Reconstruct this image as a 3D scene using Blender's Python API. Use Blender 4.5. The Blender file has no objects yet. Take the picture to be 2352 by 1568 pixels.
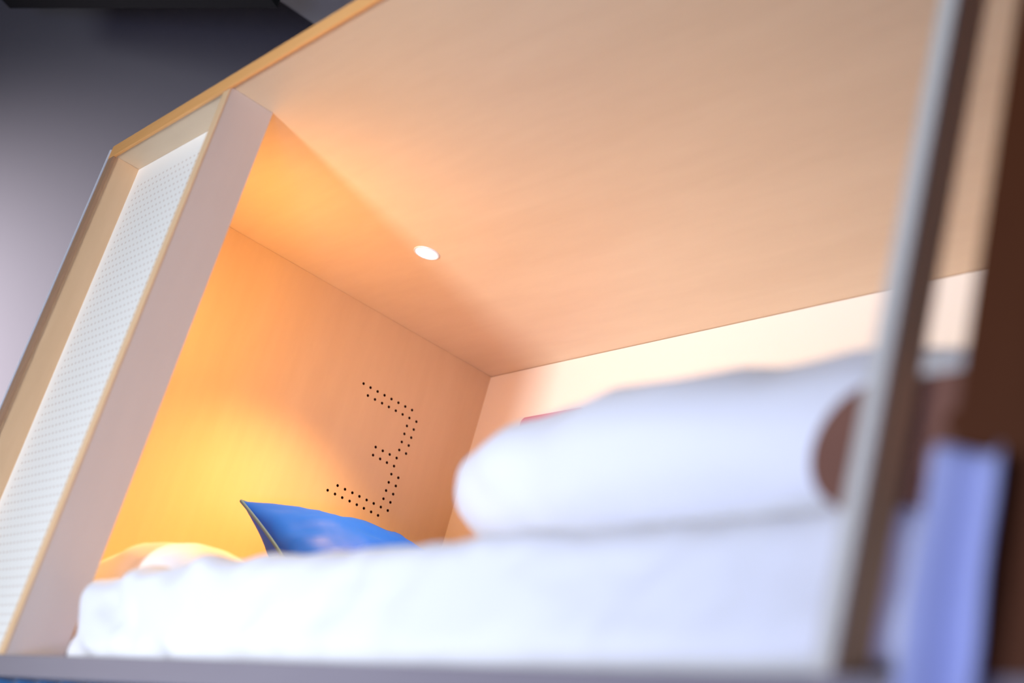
import bpy, bmesh, math, random
from mathutils import Vector, Matrix, noise
C = bpy.context.scene.collection
SC = bpy.context.scene
PI = math.pi
ZC = 1.45                       # eye height of the camera above the room floor

# ------------------------------------------------------------------ camera
cam_d = bpy.data.cameras.new('camera'); cam = bpy.data.objects.new('camera', cam_d); C.objects.link(cam)
cx = Vector((0.62950415, 0.73441043, 0.25370426))          # image right
cy = Vector((-0.15386906, 0.43788088, -0.88576783))        # image down
cz = Vector((-0.76160937, 0.51855729, 0.38865087))         # view direction
cam.matrix_world = Matrix((( cx.x, -cy.x, -cz.x, 0), (cx.y, -cy.y, -cz.y, 0), (cx.z, -cy.z, -cz.z, ZC), (0, 0, 0, 1)))
cam_d.sensor_width = 36.0
cam_d.lens = 3361.0 / 2352.0 * 36.0
cam_d.clip_start = 0.02
cam_d.dof.use_dof = True
cam_d.dof.focus_distance = 2.95
cam_d.dof.aperture_fstop = 1.8
SC.camera = cam

# ------------------------------------------------------------------ view, world, daylight
SC.view_settings.view_transform = 'Standard'
SC.view_settings.look = 'None'
SC.view_settings.gamma = 1.0
SC.view_settings.exposure = 0.0
SC.view_settings.use_curve_mapping = False
SC.cycles.max_bounces = 12
SC.cycles.diffuse_bounces = 8
SC.cycles.sample_clamp_indirect = 6.0

W = bpy.data.worlds.new('world'); SC.world = W; W.use_nodes = True
W.node_tree.nodes['Background'].inputs[0].default_value = (0.55, 0.60, 1.0, 1)
W.node_tree.nodes['Background'].inputs[1].default_value = 0.01

def area(name, loc, target, sx, sy, power, col, spread=180):
    l = bpy.data.lights.new(name, 'AREA'); l.shape = 'RECTANGLE'; l.size = sx; l.size_y = sy
    l.energy = power; l.color = col; l.spread = math.radians(spread)
    o = bpy.data.objects.new(name, l); C.objects.link(o); o.location = loc
    o.rotation_euler = (Vector(target) - Vector(loc)).to_track_quat('-Z', 'Y').to_euler()
    return o
# daylight coming in through the window in the rear wall
area('window_daylight', (-1.02, -2.40, ZC - 0.35), (-1.80, 1.0, ZC + 0.65), 0.55, 1.4, 22.5, (0.85, 0.92, 1.0), 64)
# added low blue fill, stands in for the bluish ambient from below
area('low_blue_fill', (0.6, -1.3, ZC - 0.9), (-1.2, 0.8, ZC + 0.3), 0.8, 0.5, 4.5, (0.42, 0.50, 1.0), 60)
# unseen spot added so the far room wall fades darker upward
def spot(name, loc, target, power, col, size, blend, radius):
    l = bpy.data.lights.new(name, 'SPOT'); l.energy = power; l.color = col; l.spot_size = math.radians(size)
    l.spot_blend = blend; l.shadow_soft_size = radius
    o = bpy.data.objects.new(name, l); C.objects.link(o); o.location = loc
    o.rotation_euler = (Vector(target) - Vector(loc)).to_track_quat('-Z', 'Y').to_euler()
    return o
spot('wall_gradient_fill', (-3.0, 0.2, ZC + 0.55), (-3.8, 0.86, ZC + 1.0), 120, (1.0, 0.94, 1.0), 66, 1.0, 0.06)
# the bunk's own warm downlight (its fitting is built below)
LAMP = (-2.25, 1.281)
spot('bunk_downlight_light', (LAMP[0], LAMP[1], ZC + 1.200), (LAMP[0], LAMP[1], 0), 70, (1.0, 0.53, 0.13), 106, 1.0, 0.022)
# added warm fill hidden behind the head-end infill panel, brightens the end panel
area('warm_fill_light', (-2.33, 0.858, ZC + 0.94), (-2.30, 1.6, ZC + 1.10), 0.20, 0.05, 2.2, (1.0, 0.47, 0.11))

# ------------------------------------------------------------------ helpers
def empty(name, loc, label=None, cat=None, group=None):
    o = bpy.data.objects.new(name, None); C.objects.link(o); o.location = (loc[0], loc[1], loc[2] + ZC)
    o.empty_display_size = 0.1
    tag(o, label, cat, group)
    return o
def tag(o, label=None, cat=None, group=None, kind=None):
    if label: o['label'] = label
    if cat: o['category'] = cat
    if group: o['group'] = group
    if kind: o['kind'] = kind
    return o
def world_loc(p):
    v = Vector((0, 0, 0))
    while p: v += p.location; p = p.parent
    return v
def obj(name, bm, mat, parent=None, origin=None, smooth=False):
    """bm is given in eye-height coordinates (z = 0 at the camera); one mesh object results"""
    for v in bm.verts: v.co.z += ZC
    base = world_loc(parent)
    org = Vector((origin[0], origin[1], origin[2] + ZC)) if origin else (base.copy() if parent else Vector((0, 0, 0)))
    for v in bm.verts: v.co -= org
    bmesh.ops.recalc_face_normals(bm, faces=bm.faces)
    me = bpy.data.meshes.new(name); bm.to_mesh(me); bm.free()
    mats = mat if isinstance(mat, (list, tuple)) else [mat]
    for m in mats: me.materials.append(m)
    if smooth:
        for p in me.polygons: p.use_smooth = True
    o = bpy.data.objects.new(name, me); C.objects.link(o)
    if parent: o.parent = parent
    o.location = org - base
    return o
def add_box(bm, x0, x1, y0, y1, z0, z1, bev=0.0):
    r = bmesh.ops.create_cube(bm, size=1.0)
    vs = r['verts']
    for v in vs:
        v.co = Vector(((x0 + x1) / 2 + v.co.x * (x1 - x0), (y0 + y1) / 2 + v.co.y * (y1 - y0), (z0 + z1) / 2 + v.co.z * (z1 - z0)))
    if bev:
        es = list({e for v in vs for e in v.link_edges})
        bmesh.ops.bevel(bm, geom=es, offset=bev, segments=2, affect='EDGES', profile=0.5)
    return bm
def box(*a, bev=0.0): return add_box(bmesh.new(), *a, bev=bev)
def add_cyl(bm, c, r, h, axis='z', seg=32, r2=None):
    rot = {'z': Matrix.Identity(4), 'x': Matrix.Rotation(PI / 2, 4, 'Y'), 'y': Matrix.Rotation(-PI / 2, 4, 'X')}[axis]
    bmesh.ops.create_cone(bm, cap_ends=True, segments=seg, radius1=r, radius2=r if r2 is None else r2, depth=h,
                          matrix=Matrix.Translation(c) @ rot)
    return bm
def fbm(p, s, seed=0.0, octs=3):
    v = 0; a = 1; q = Vector(p) * s + Vector((seed, seed * 1.7, -seed))
    for _ in range(octs):
        v += a * noise.noise(q); q *= 2.1; a *= 0.5
    return v

# ------------------------------------------------------------------ materials
def mat(name, col, rough=0.5, spec=0.4, metal=0.0):
    m = bpy.data.materials.new(name); m.use_nodes = True
    b = m.node_tree.nodes['Principled BSDF']
    b.inputs['Base Color'].default_value = (*col, 1); b.inputs['Roughness'].default_value = rough
    b.inputs['Specular IOR Level'].default_value = spec; b.inputs['Metallic'].default_value = metal
    return m
def wood(name, ca, cb, stretch, rough=0.42, spec=0.35):
    m = mat(name, ca, rough, spec); nt = m.node_tree; N = nt.nodes; L = nt.links; b = N['Principled BSDF']
    tc = N.new('ShaderNodeTexCoord'); mp = N.new('ShaderNodeMapping'); mp.inputs['Scale'].default_value = stretch
    L.new(tc.outputs['Object'], mp.inputs['Vector'])
    n1 = N.new('ShaderNodeTexNoise'); n1.inputs['Scale'].default_value = 4.0; n1.inputs['Detail'].default_value = 6
    n1.inputs['Distortion'].default_value = 0.4
    n2 = N.new('ShaderNodeTexNoise'); n2.inputs['Scale'].default_value = 26.0; n2.inputs['Detail'].default_value = 3
    L.new(mp.outputs[0], n1.inputs['Vector']); L.new(mp.outputs[0], n2.inputs['Vector'])
    mx = N.new('ShaderNodeMix'); mx.data_type = 'FLOAT'; mx.inputs[0].default_value = 0.3
    L.new(n1.outputs['Fac'], mx.inputs[2]); L.new(n2.outputs['Fac'], mx.inputs[3])
    cr = N.new('ShaderNodeValToRGB'); cr.color_ramp.elements[0].position = 0.35; cr.color_ramp.elements[1].position = 0.65
    cr.color_ramp.elements[0].color = (*cb, 1); cr.color_ramp.elements[1].color = (*ca, 1)
    L.new(mx.outputs[0], cr.inputs[0]); L.new(cr.outputs[0], b.inputs['Base Color'])
    return m
def fabric(name, col, rough=0.85, sheen=0.2, scale=900, bump=0.15):
    m = mat(name, col, rough, 0.2); nt = m.node_tree; N = nt.nodes; L = nt.links; b = N['Principled BSDF']
    b.inputs['Sheen Weight'].default_value = sheen
    tc = N.new('ShaderNodeTexCoord'); n = N.new('ShaderNodeTexNoise'); n.inputs['Scale'].default_value = scale
    bp = N.new('ShaderNodeBump'); bp.inputs['Strength'].default_value = bump; bp.inputs['Distance'].default_value = 0.001
    L.new(tc.outputs['Object'], n.inputs['Vector']); L.new(n.outputs['Fac'], bp.inputs['Height']); L.new(bp.outputs[0], b.inputs['Normal'])
    return m

BIRCH_A, BIRCH_B = (0.78, 0.58, 0.37), (0.73, 0.53, 0.33)
M_pale = wood('pale_beech_laminate', (0.76, 0.64, 0.57), (0.73, 0.61, 0.54), (2.2, 2.2, 0.3))
M_rail = wood('grey_rail_laminate', (0.27, 0.24, 0.27), (0.25, 0.22, 0.25), (0.35, 2.2, 2.2))
M_ceil = wood('birch_along', (0.76, 0.60, 0.42), (0.71, 0.55, 0.38), (0.35, 2.2, 2.2))
M_vert = wood('birch_upright', BIRCH_A, BIRCH_B, (2.2, 2.2, 0.3))
M_edge = wood('ply_edge', (0.90, 0.46, 0.17), (0.80, 0.39, 0.13), (0.4, 4, 4), 0.5)
M_edgel = wood('ply_edge_light', (0.80, 0.54, 0.32), (0.74, 0.48, 0.27), (3, 3, 0.4), 0.5)
M_edged = wood('ply_edge_brown', (0.42, 0.24, 0.14), (0.40, 0.225, 0.13), (1, 1, 0.2), 0.5)
M_white = mat('white_laminate', (0.86, 0.80, 0.72), 0.4, 0.35)
M_dark = wood('dark_brown_wood', (0.10, 0.028, 0.008), (0.085, 0.022, 0.006), (3, 3, 0.4), 0.5)
M_post = wood('brown_wood', (0.85, 0.50, 0.22), (0.80, 0.46, 0.20), (3, 3, 0.4), 0.5)
M_board = wood('guard_wood', (0.22, 0.10, 0.07), (0.19, 0.085, 0.06), (0.4, 3, 3), 0.5)
M_alu = mat('satin_aluminium', (0.70, 0.66, 0.60), 0.45, 0.4, 0.1)
M_trim = mat('white_metal_trim', (0.85, 0.87, 0.95), 0.3, 0.5, 0.2)
M_hole = mat('hole_shade', (0.05, 0.008, 0.006), 0.9, 0.1)
M_sheet = fabric('white_cotton', (0.79, 0.79, 0.85))
M_tick = fabric('mattress_ticking', (0.22, 0.17, 0.36))
M_blue = fabric('blue_satin', (0.001, 0.075, 0.90), 0.5, 0.0, 700, 0.05)
M_blue.node_tree.nodes['Principled BSDF'].inputs['Specular IOR Level'].default_value = 0.15
M_piping = fabric('grey_piping', (0.05, 0.13, 0.36))
M_towel = fabric('pale_blue_cloth', (0.46, 0.50, 0.80))
M_curtain = fabric('deep_blue_cloth', (0.0, 0.10, 0.30))
M_red = mat('red_plate', (0.60, 0.10, 0.13), 0.35, 0.4)
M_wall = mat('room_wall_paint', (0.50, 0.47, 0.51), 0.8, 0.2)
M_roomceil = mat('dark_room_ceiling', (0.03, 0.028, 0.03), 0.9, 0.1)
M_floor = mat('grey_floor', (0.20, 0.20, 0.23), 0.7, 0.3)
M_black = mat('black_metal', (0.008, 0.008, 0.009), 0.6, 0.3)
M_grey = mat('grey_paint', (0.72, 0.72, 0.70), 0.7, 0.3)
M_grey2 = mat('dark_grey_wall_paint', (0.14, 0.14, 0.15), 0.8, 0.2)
M_lens = bpy.data.materials.new('lamp_lens'); M_lens.use_nodes = True
_n = M_lens.node_tree; _b = _n.nodes['Principled BSDF']; _b.inputs['Emission Color'].default_value = (1, 0.97, 0.95, 1); _b.inputs['Emission Strength'].default_value = 6.0

def perforated(name, col, hole, pitch, x0, x1, z0, z1, r):
    """white panel with a square grid of small drilled holes"""
    m = mat(name, col, 0.5, 0.3); nt = m.node_tree; N = nt.nodes; L = nt.links; b = N['Principled BSDF']
    tc = N.new('ShaderNodeTexCoord'); sp = N.new('ShaderNodeSeparateXYZ'); L.new(tc.outputs['Object'], sp.inputs[0])
    def math_(op, a, c=None):
        n = N.new('ShaderNodeMath'); n.operation = op
        for i, v in enumerate((a, c)):
            if v is None: continue
            if isinstance(v, (int, float)): n.inputs[i].default_value = v
            else: L.new(v, n.inputs[i])
        return n.outputs[0]
    def cell(o, start):
        q = math_('DIVIDE', math_('SUBTRACT', o, start), pitch)
        f = math_('SUBTRACT', math_('FRACT', math_('ADD', q, 0.5)), 0.5)
        return math_('MULTIPLY', f, pitch)
    fx = cell(sp.outputs['X'], x0); fz = cell(sp.outputs['Z'], z1)
    d = math_('SQRT', math_('ADD', math_('MULTIPLY', fx, fx), math_('MULTIPLY', fz, fz)))
    k = math_('LESS_THAN', d, r)
    h = pitch / 2
    for s, lim, op in ((sp.outputs['X'], x0 - h, 'GREATER_THAN'), (sp.outputs['X'], x1 + h, 'LESS_THAN'),
                       (sp.outputs['Z'], z0 - h, 'GREATER_THAN'), (sp.outputs['Z'], z1 + h, 'LESS_THAN')):
        k = math_('MULTIPLY', k, math_(op, s, lim))
    mx = N.new('ShaderNodeMix'); mx.data_type = 'RGBA'
    mx.inputs[6].default_value = (*col, 1); mx.inputs[7].default_value = (*hole, 1)
    L.new(k, mx.inputs[0]); L.new(mx.outputs[2], b.inputs['Base Color'])
    bp = N.new('ShaderNodeBump'); bp.invert = True; bp.inputs['Distance'].default_value = 0.002; bp.inputs['Strength'].default_value = 0.5
    L.new(k, bp.inputs['Height']); L.new(bp.outputs[0], b.inputs['Normal'])
    return m

# ------------------------------------------------------------------ the room
FL = -ZC
def struct(name, bm, m): return tag(obj(name, bm, m), kind='structure')
struct('floor', box(-3.9, 2.6, -2.6, 2.0, FL - 0.05, FL), M_floor)
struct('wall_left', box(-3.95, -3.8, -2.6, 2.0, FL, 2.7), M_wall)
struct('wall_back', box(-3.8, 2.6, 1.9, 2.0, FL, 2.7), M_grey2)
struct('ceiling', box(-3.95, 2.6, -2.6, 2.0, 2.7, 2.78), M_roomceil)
bm = bmesh.new()                                   # rear wall around the window opening
add_box(bm, -3.8, -1.35, -2.6, -2.5, FL, 2.7); add_box(bm, -0.69, 2.6, -2.6, -2.5, FL, 2.7)
add_box(bm, -1.35, -0.69, -2.6, -2.5, FL, -1.15); add_box(bm, -1.35, -0.69, -2.6, -2.5, 0.35, 2.7)
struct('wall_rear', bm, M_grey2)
bm = bmesh.new()
for a in ((-1.35, -1.31, -1.15, 0.35), (-0.73, -0.69, -1.15, 0.35), (-1.31, -0.73, -1.15, -1.11), (-1.31, -0.73, 0.31, 0.35)):
    add_box(bm, a[0], a[1], -2.58, -2.52, a[2], a[3])
struct('window_1', bm, M_trim)

# ------------------------------------------------------------------ the bunk
CE = 1.219      # underside of the bunk ceiling
Y0 = 0.744      # front plane of the bunk
YB = 1.738      # inner face of the back panel
XE = -2.595     # inner face of the head-end panel
RT = 0.232      # top of the bed rail
pod = empty('sleeping_bunk', (-1.57, 1.25, FL),
            'birch plywood sleeping bunk with a dotted numeral 3 on its end panel', 'bunk bed')
ceil = obj('ceiling_panel', box(-2.596, -0.36, Y0 + 0.002, YB + 0.02, CE, CE + 0.024), M_ceil, pod)
obj('ceiling_edge', box(-2.596, -0.36, Y0 - 0.004, Y0 + 0.002, CE - 0.003, CE + 0.026, bev=0.001), M_edge, ceil)
# back panel
obj('back_panel', box(XE - 0.02, -0.36, YB, YB + 0.02, 0.12, CE - 0.0015), M_white, pod)
# head end panel with the drilled numeral
PX = [(424,253),(474,282),(525,310),(575,337),(625,364),(675,391),(724,418),(773,444),
      (804,527),(785,584),(767,642),(749,699),(730,757),(674,931),(656,990),(637,1049),(617,1108),(598,1167),
      (455,339),(506,367),(557,394),(606,421),(656,448),(705,475),(754,501),
      (736,558),(718,615),(699,673),(681,731),(662,789),(643,847),(624,905),(605,964),(586,1023),(567,1082),
      (511,710),(562,737),(612,763),(492,768),(543,795),(592,822),
      (237,987),(290,1014),(343,1039),(394,1065),(446,1091),(497,1116),(548,1142),
      (165,1021),(218,1048),(270,1074),(323,1099),(375,1125),(426,1151),(478,1177),(528,1202)]
holes = []
for (u, v) in PX:                                   # measured positions turned into millimetres on the panel
    u = 700 + u / 3.1367; v = 800 + v / 3.136
    d = cx * (u - 1176) + cy * (v - 784) + cz * 3361.0
    t = XE / d.x
    holes.append((d.y * t, d.z * t))
bm = box(XE - 0.022, XE, Y0 + 0.02, YB, 0.12, CE - 0.0005)
end = obj('end_panel', bm, [M_vert, M_hole], pod)
cb = bmesh.new()
for (y, z) in holes: add_cyl(cb, (XE - 0.004, y, z), 0.0031, 0.016, 'x', 20)
cut = obj('cutter', cb, M_hole, pod)
md = end.modifiers.new('drill', 'BOOLEAN'); md.operation = 'DIFFERENCE'; md.object = cut; md.solver = 'EXACT'
dg = bpy.context.evaluated_depsgraph_get()
nm = bpy.data.meshes.new_from_object(end.evaluated_get(dg))
end.modifiers.clear(); end.data = nm
end.data.materials.clear(); end.data.materials.append(M_vert); end.data.materials.append(M_hole)
bpy.data.objects.remove(cut, do_unlink=True)
_off = world_loc(end)
for p in nm.polygons:
    c = p.center + _off
    p.material_index = 1 if (XE - 0.0215 < c.x < XE - 0.0003 and 1.3 < c.y < 1.7 and ZC + 0.7 < c.z < ZC + 1.15 and p.area < 1e-3) else 0
# side board at the far left with its thin white trim, upright divider, perforated infill
sb = obj('side_board', box(-2.596, -2.574, Y0 + 0.002, Y0 + 0.085, 0.12, CE - 0.0005), M_edgel, pod)
obj('side_board_edge', box(-2.594, -2.571, Y0 - 0.004, Y0 + 0.002, 0.12, CE - 0.004), M_edged, sb)
obj('trim_strip', box(-2.602, -2.596, Y0 - 0.006, Y0 + 0.02, 0.12, CE + 0.018, bev=0.001), M_trim, sb)
dv = obj('divider', box(-2.132, -2.110, Y0 + 0.002, 0.829, RT, CE - 0.0005), M_pale, pod)
obj('divider_edge', box(-2.132, -2.110, Y0 - 0.002, Y0 + 0.002, RT, CE - 0.004, bev=0.0008), M_edgel, dv)
pp = obj('perforated_panel', box(-2.574, -2.132, 0.797, 0.812, RT, CE - 0.0005), None, pod)
P0 = world_loc(pp)
mp_ = perforated('perforated_white', (0.94, 0.91, 0.86), (0.66, 0.54, 0.47), 0.0156,
                 -2.541 - P0.x, -2.541 + 0.0156 * 25 - P0.x, 0.25 + ZC - P0.z, 1.171 + ZC - P0.z, 0.0023)
pp.data.materials.clear(); pp.data.materials.append(mp_)
bm = box(-2.44, -2.22, 0.812, 0.852, 0.90, 0.98, bev=0.008)
obj('warm_fill_housing', bm, M_trim, pod)  # unseen housing, added to go with the warm fill light
# rail, bed base, foot end
obj('bed_rail', box(-2.596, -0.36, Y0, Y0 + 0.026, RT - 0.031, RT, bev=0.0015), M_rail, pod)
obj('bed_base', box(XE, -0.36, Y0 + 0.026, YB, 0.19, 0.208), M_ceil, pod)
obj('foot_jamb', box(-0.565, -0.36, Y0, YB, RT, CE - 0.0005, bev=0.002), M_dark, pod)
def lean(bm):
    for v in bm.verts: v.co.x -= 0.009 * (1 - (v.co.z - RT) / 0.55)
    return bm
po = obj('upright_post', lean(box(-0.636, -0.621, Y0 + 0.0015, Y0 + 0.036, RT, CE - 0.0005)), M_post, pod)
obj('post_facing', lean(box(-0.6375, -0.621, Y0 - 0.0015, Y0 + 0.0015, RT, CE - 0.004, bev=0.0008)), M_alu, po)
# round-ended guard board behind the post
bm = bmesh.new()
gy0, gy1, gz, gr = 0.787, 0.809, 0.420, 0.051
xc = -0.672
pts = [(-0.566, gz + gr), (xc, gz + gr)] + [(xc + gr * math.cos(a), gz + gr * math.sin(a)) for a in [PI / 2 + PI * i / 24 for i in range(1, 24)]] + [(xc, gz - gr), (-0.566, gz - gr)]
f = bm.faces.new([bm.verts.new((x, gy0, z)) for x, z in pts])
e = bmesh.ops.extrude_face_region(bm, geom=[f])
for v in e['geom']:
    if isinstance(v, bmesh.types.BMVert): v.co.y = gy1
gb = obj('guard_board', bm, M_board, pod)
for (sx, sz) in ((-0.592, gz + 0.008), (-0.607, gz - 0.040)):
    bm = bmesh.new(); add_cyl(bm, (sx, gy0 - 0.002, sz), 0.009, 0.004, 'y', 24)
    obj('bolt', bm, M_dark, gb)

# outer legs down to the floor so the bunk stands
for x in (-2.596, -0.45):
    obj('leg', box(x, x + 0.08, 1.64, YB, FL, 0.19), M_vert, pod)
    obj('leg', box(x, x + 0.08, Y0 + 0.03, Y0 + 0.11, FL, 0.19), M_vert, pod)

# ------------------------------------------------------------------ downlight
dl = empty('recessed_downlight', (LAMP[0], LAMP[1], CE), 'small round recessed downlight glowing white in the birch bunk ceiling', 'ceiling light')
bm = bmesh.new()
seg = 48
prof = [(0.0262, CE), (0.0262, CE - 0.0012), (0.0245, CE - 0.0022), (0.0222, CE - 0.0018), (0.0215, CE)]
rings = [[bm.verts.new((LAMP[0] + r * math.cos(2 * PI * i / seg), LAMP[1] + r * math.sin(2 * PI * i / seg), z)) for i in range(seg)] for r, z in prof]
for a, b in zip(rings, rings[1:]):
    for i in range(seg): bm.faces.new((a[i], a[(i + 1) % seg], b[(i + 1) % seg], b[i]))
obj('trim_ring', bm, M_trim, dl, smooth=True)
bm = bmesh.new(); add_cyl(bm, (LAMP[0], LAMP[1], CE - 0.0008), 0.0215, 0.0012, 'z', 48)
obj('lens', bm, M_lens, dl)

# ------------------------------------------------------------------ red notice plate on the back panel
bm = bmesh.new()
def rrect(bm, x0, x1, z0, z1, r, y0, y1):
    pts = []
    for (ccx, ccz, a0) in ((x1 - r, z1 - r, 0), (x0 + r, z1 - r, PI / 2), (x0 + r, z0 + r, PI), (x1 - r, z0 + r, 1.5 * PI)):
        for k in range(7): a = a0 + PI / 2 * k / 6; pts.append((ccx + r * math.cos(a), ccz + r * math.sin(a)))
    f = bm.faces.new([bm.verts.new((x, y0, z)) for x, z in pts])
    e = bmesh.ops.extrude_face_region(bm, geom=[f])
    for v in e['geom']:
        if isinstance(v, bmesh.types.BMVert): v.co.y = y1
sg = empty('notice_plate', (-2.33, YB, 0.92), 'red rounded notice plate on the white back panel, mostly behind the big pillow', 'sign')
rrect(bm, -2.432, -2.23, 0.92, 1.093, 0.012, YB - 0.002, YB - 0.0002)
obj('plate', bm, M_red, sg)

# ------------------------------------------------------------------ bedding
bm = box(XE + 0.012, -0.58, 0.835, YB - 0.008, 0.208, 0.288, bev=0.02)
mt = empty('mattress', (-1.6, 1.25, 0.208), 'thin muted violet mattress under the white duvet, seen beside the upright divider', 'mattress')
obj('mattress_body', bm, M_tick, mt, smooth=True)

def soft_block(x0, x1, y0, y1, z0, z1, nx, ny, nz, r, disp):
    """rounded box on a grid, each point moved by disp(p, n)"""
    bm = bmesh.new(); V = {}
    ctr = Vector(((x0 + x1) / 2, (y0 + y1) / 2, (z0 + z1) / 2)); h = Vector(((x1 - x0) / 2, (y1 - y0) / 2, (z1 - z0) / 2))
    def vert(i, j, k):
        key = (i, j, k)
        if key in V: return V[key]
        p = Vector((-h.x + 2 * h.x * i / nx, -h.y + 2 * h.y * j / ny, -h.z + 2 * h.z * k / nz))
        q = Vector([max(-h[a] + r, min(h[a] - r, p[a])) for a in range(3)])
        d = p - q
        n = d.normalized() if d.length > 1e-9 else Vector((0, 0, 1))
        w = ctr + q + n * r
        V[key] = bm.verts.new(disp(w, n)); return V[key]
    def quad(a, b, c, d): bm.faces.new((vert(*a), vert(*b), vert(*c), vert(*d)))
    for i in range(nx):
        for j in range(ny):
            for k in (0, nz): quad((i, j, k), (i + 1, j, k), (i + 1, j + 1, k), (i, j + 1, k))
    for i in range(nx):
        for k in range(nz):
            for j in (0, ny): quad((i, j, k), (i + 1, j, k), (i + 1, j, k + 1), (i, j, k + 1))
    for j in range(ny):
        for k in range(nz):
            for i in (0, nx): quad((i, j, k), (i, j + 1, k), (i, j + 1, k + 1), (i, j, k + 1))
    return bm

def duvet_disp(w, n):
    a = 0.007 * fbm(w, 5.0, 3.1, 3) + 0.004 * fbm(w, 18, 1.2, 2)
    # slanting folds near the head-end tail of the duvet
    t = max(0.0, min(1.0, (-1.45 - w.x) / 0.45))
    a += t * 0.0075 * math.sin((w.z + 0.55 * (w.x + 2.0)) * 62 + 2.0 * fbm(w, 6, 9.0, 1))
    p = w + n * a
    p.y = max(p.y, 0.783)
    p.z = max(p.z, 0.2895 if p.y > 0.832 else 0.234)
    return p
bm = soft_block(-2.05, -0.60, 0.786, 1.66, 0.236, 0.388, 170, 60, 22, 0.045, duvet_disp)
for v in bm.verts:                                  # tail end drawn in at its top and slightly lower
    t = max(0.0, min(1.0, (-1.70 - v.co.x) / 0.32))
    v.co.z -= (0.012 * t * t * (v.co.z - 0.234) / 0.15) if v.co.y < 0.88 else 0.03 * t
for v in bm.verts:
    if v.co.y > 0.87: v.co.x = max(v.co.x, -1.95)
duv = obj('duvet', bm, M_sheet, origin=(-1.31, 1.22, 0.236), smooth=True)
tag(duv, 'long white duvet lying along the bed behind the wooden rail', 'duvet')

def pillow(name, hx, hy, hz, mtx, m, seed, pinch=0.12, amp=0.01, nx=56, ny=44, power=2.6, wr=6.0):
    bm = bmesh.new(); V = {}
    def P(u, v, s):
        # u, v in -1..1
        x = u * (1 - pinch * 0.5 * v * v * (1 - abs(u)) - pinch * (1 - v * v) * 0.35 * abs(u) ** 3)
        y = v * (1 - pinch * (1 - u * u) * 0.35 * abs(v) ** 3)
        k = max(0.0, (1 - abs(u) ** power)) ** 0.5 * max(0.0, (1 - abs(v) ** power)) ** 0.5
        q = Vector((x * hx, y * hy, s * hz * k))
        a = amp * fbm(q + Vector((0, 0, s * 0.3)), wr, seed, 3) * min(1, k * 1.6)
        rad = math.hypot(u, v)
        a += amp * 0.6 * math.sin(math.atan2(v, u) * 14 + seed + 3 * fbm(q, 5, seed, 1)) * max(0, rad - 0.55) * min(1, k * 2)
        q.z += s * a
        return q
    def vert(i, j, s):
        edge = i in (0, nx) or j in (0, ny)
        key = (i, j, 0 if edge else s)
        if key not in V:
            u = -math.cos(PI * i / nx); v = -math.cos(PI * j / ny)
            V[key] = bm.verts.new(mtx @ P(u, v, 0 if edge else s))
        return V[key]
    for s in (1, -1):
        for i in range(nx):
            for j in range(ny):
                try: bm.faces.new((vert(i, j, s), vert(i + 1, j, s), vert(i + 1, j + 1, s), vert(i, j + 1, s)))
                except ValueError: pass
    return bm
def frame(o, ax, ay, az):
    ax = Vector(ax).normalized(); az = Vector(az); az = (az - ax * az.dot(ax)).normalized(); ay = az.cross(ax)
    return Matrix(((ax.x, ay.x, az.x, o[0]), (ax.y, ay.y, az.y, o[1]), (ax.z, ay.z, az.z, o[2]), (0, 0, 0, 1)))

def plump(hx, hy, hz, ctr, seed, amp, nu=96, nv=48):
    bm = bmesh.new(); rows = []
    def se(c, e): return math.copysign(abs(c) ** e, c)
    for j in range(nv + 1):
        ph = -PI / 2 + PI * j / nv; row = []
        for i in range(nu):
            th = 2 * PI * i / nu
            q = Vector((hx * se(math.cos(ph), 0.75) * se(math.cos(th), 0.62), hy * se(math.cos(ph), 0.75) * se(math.sin(th), 0.62), hz * se(math.sin(ph), 0.95)))
            q.z *= 1 - 0.16 * max(0.0, -q.x / hx) ** 2
            q += q.normalized() * amp * fbm(q, 6, seed, 3)
            row.append(bm.verts.new(Vector(ctr) + q))
            if j in (0, nv): break
        rows.append(row)
    for j in range(nv):
        a, b = rows[j], rows[j + 1]
        for i in range(nu):
            k = (i + 1) % nu
            if len(a) == 1: bm.faces.new((a[0], b[k], b[i]))
            elif len(b) == 1: bm.faces.new((a[i], a[k], b[0]))
            else: bm.faces.new((a[i], a[k], b[k], b[i]))
    return bm
bm = plump(0.45, 0.27, 0.110, (-0.99, 1.12, 0.504), 4.2, 0.018)
pw = obj('pillow', bm, M_sheet, origin=(-0.99, 1.12, 0.388), smooth=True)
tag(pw, 'large plump white pillow on the duvet beside the upright post at the foot end', 'pillow')

bm = plump(0.27, 0.145, 0.105, (-2.265, 1.035, 0.397), 8.2, 0.014)
for v in bm.verts: v.co.z -= 0.30 * max(0.0, -2.23 - v.co.x) * (v.co.z - 0.289) / 0.21
pw2 = obj('pillow', bm, M_sheet, origin=(-2.24, 1.035, 0.289), smooth=True)
tag(pw2, 'white pillow low behind the duvet, half in the shade of the upright divider', 'pillow')

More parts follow.
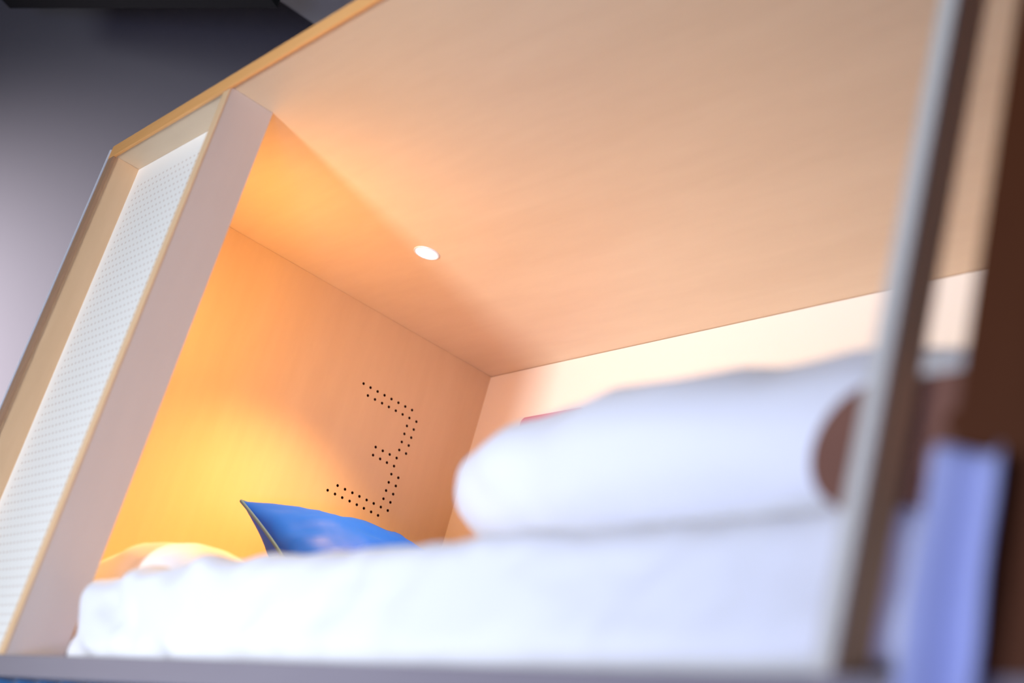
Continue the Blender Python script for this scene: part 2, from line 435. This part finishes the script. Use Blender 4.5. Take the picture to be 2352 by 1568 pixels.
# blue cushion leaning on the end panel
cu = empty('cushion', (-2.35, 1.43, 0.37), 'glossy blue cushion with grey piping leaning on the wooden end panel below the numeral', 'cushion')
axw = Vector((0.0, 0.45, 0.055)).normalized(); axd = Vector((0.84, 0.02, -0.54)).normalized()
nrm = axd.cross(axw)
c0 = Vector((-2.52, 1.238, 0.688)) + axw * 0.225 + axd * 0.20
if nrm.x < 0: nrm = -nrm
mtx = frame(c0, axw, None, nrm)
bm = pillow('', 0.235, 0.215, 0.078, mtx, M_blue, 2.7, pinch=0.22, amp=0.012, power=2.2, wr=8)
obj('cushion_cover', bm, M_blue, cu, smooth=True)
bm = bmesh.new()                                    # piping round the seam
loop = []
NP = 160
for k in range(NP):
    s = k / NP * 4; side = int(s); t = -math.cos(PI * (s - side))
    u, v = ((t, -1), (1, t), (-t, 1), (-1, -t))[side]
    pinch = 0.22
    x = u * (1 - pinch * 0.5 * v * v * (1 - abs(u)) - pinch * (1 - v * v) * 0.35 * abs(u) ** 3); y = v * (1 - pinch * (1 - u * u) * 0.35 * abs(v) ** 3)
    loop.append(mtx @ Vector((x * 0.235, y * 0.215, 0)))
rr = []
for k in range(NP):
    tdir = (loop[(k + 1) % NP] - loop[k - 1]).normalized(); n1 = mtx.to_3x3() @ Vector((0, 0, 1)); n2 = tdir.cross(n1)
    rr.append([bm.verts.new(loop[k] + (n1 * math.cos(a) + n2 * math.sin(a)) * 0.0035) for a in [2 * PI * q / 8 for q in range(8)]])
for k in range(NP):
    a, b = rr[k], rr[(k + 1) % NP]
    for q in range(8): bm.faces.new((a[q], a[(q + 1) % 8], b[(q + 1) % 8], b[q]))
obj('piping', bm, M_piping, cu, smooth=True)

# ------------------------------------------------------------------ cloths
def hanging(x0, x1, y, z0, z1, folds, amp, nx=90, nz=50, taper=0.0, seed=0.0, th=0.003):
    bm = bmesh.new(); g = []
    for s in (0, 1):
        g.append([[None] * (nz + 1) for _ in range(nx + 1)])
        for i in range(nx + 1):
            for k in range(nz + 1):
                u = i / nx; w = k / nz; z = z0 + (z1 - z0) * w
                xm = (x0 + x1) / 2; x = xm + (x0 + (x1 - x0) * u - xm) * (1 - taper * w)
                yy = y + amp * math.sin(2 * PI * folds * u + 0.6 * w + seed) * (1 - 0.5 * w) + 0.003 * fbm((x, 0, z), 14, seed, 2) + s * th
                g[s][i][k] = bm.verts.new((x, yy, z))
    for s in (0, 1):
        for i in range(nx):
            for k in range(nz): bm.faces.new((g[s][i][k], g[s][i + 1][k], g[s][i + 1][k + 1], g[s][i][k + 1]))
    for i in range(nx):
        for k in (0, nz): bm.faces.new((g[0][i][k], g[0][i + 1][k], g[1][i + 1][k], g[1][i][k]))
    for k in range(nz):
        for i in (0, nx): bm.faces.new((g[0][i][k], g[0][i][k + 1], g[1][i][k + 1], g[1][i][k]))
    return bm
bm = hanging(-0.562, -0.506, 0.719, -0.05, 0.372, 1.0, 0.019, taper=0.12, seed=-3.6)
tw = obj('hanging_towel', bm, M_towel, origin=(-0.54, 0.722, -0.05), smooth=True)
tag(tw, 'pale blue folded towel hanging on the dark brown jamb at the right', 'towel')
bm = hanging(-2.58, -0.62, 0.757, -1.1, 0.199, 24, 0.012, nx=400, nz=20, seed=0.2)
ct = obj('bunk_curtain', bm, M_curtain, origin=(-1.6, 0.757, -1.1), smooth=True)
tag(ct, 'deep blue curtain hanging below the wooden bed rail', 'curtain')

# ------------------------------------------------------------------ black duct and grey pillar at the top of the far wall

def rot_box(name, p0, p1, depth, z0, z1, m):
    d = (Vector((*p1, 0)) - Vector((*p0, 0))); n = Vector((-d.y, d.x, 0)).normalized() * depth
    bm = bmesh.new()
    q = [Vector((*p0, 0)), Vector((*p1, 0)), Vector((*p1, 0)) + n, Vector((*p0, 0)) + n]
    lo = [bm.verts.new((v.x, v.y, z0)) for v in q]; hi = [bm.verts.new((v.x, v.y, z1)) for v in q]
    bm.faces.new(lo); bm.faces.new(hi)
    for i in range(4): bm.faces.new((lo[i], lo[(i + 1) % 4], hi[(i + 1) % 4], hi[i]))
    return obj(name, bm, m, origin=((p0[0] + p1[0]) / 2, (p0[1] + p1[1]) / 2, z1))
du = rot_box('ceiling_duct', (-3.56, 0.63), (-2.86, 1.04), -0.35, 1.90, 2.699, M_black)
tag(du, 'black box duct under the dark room ceiling at the upper left corner', 'duct')
tl = obj('ceiling_beam', box(-3.20, -2.70, 1.02, 1.899, 2.15, 2.699), M_grey, origin=(-2.95, 1.4, 2.699))
tag(tl, 'plain grey ceiling beam just right of the black duct', 'beam')
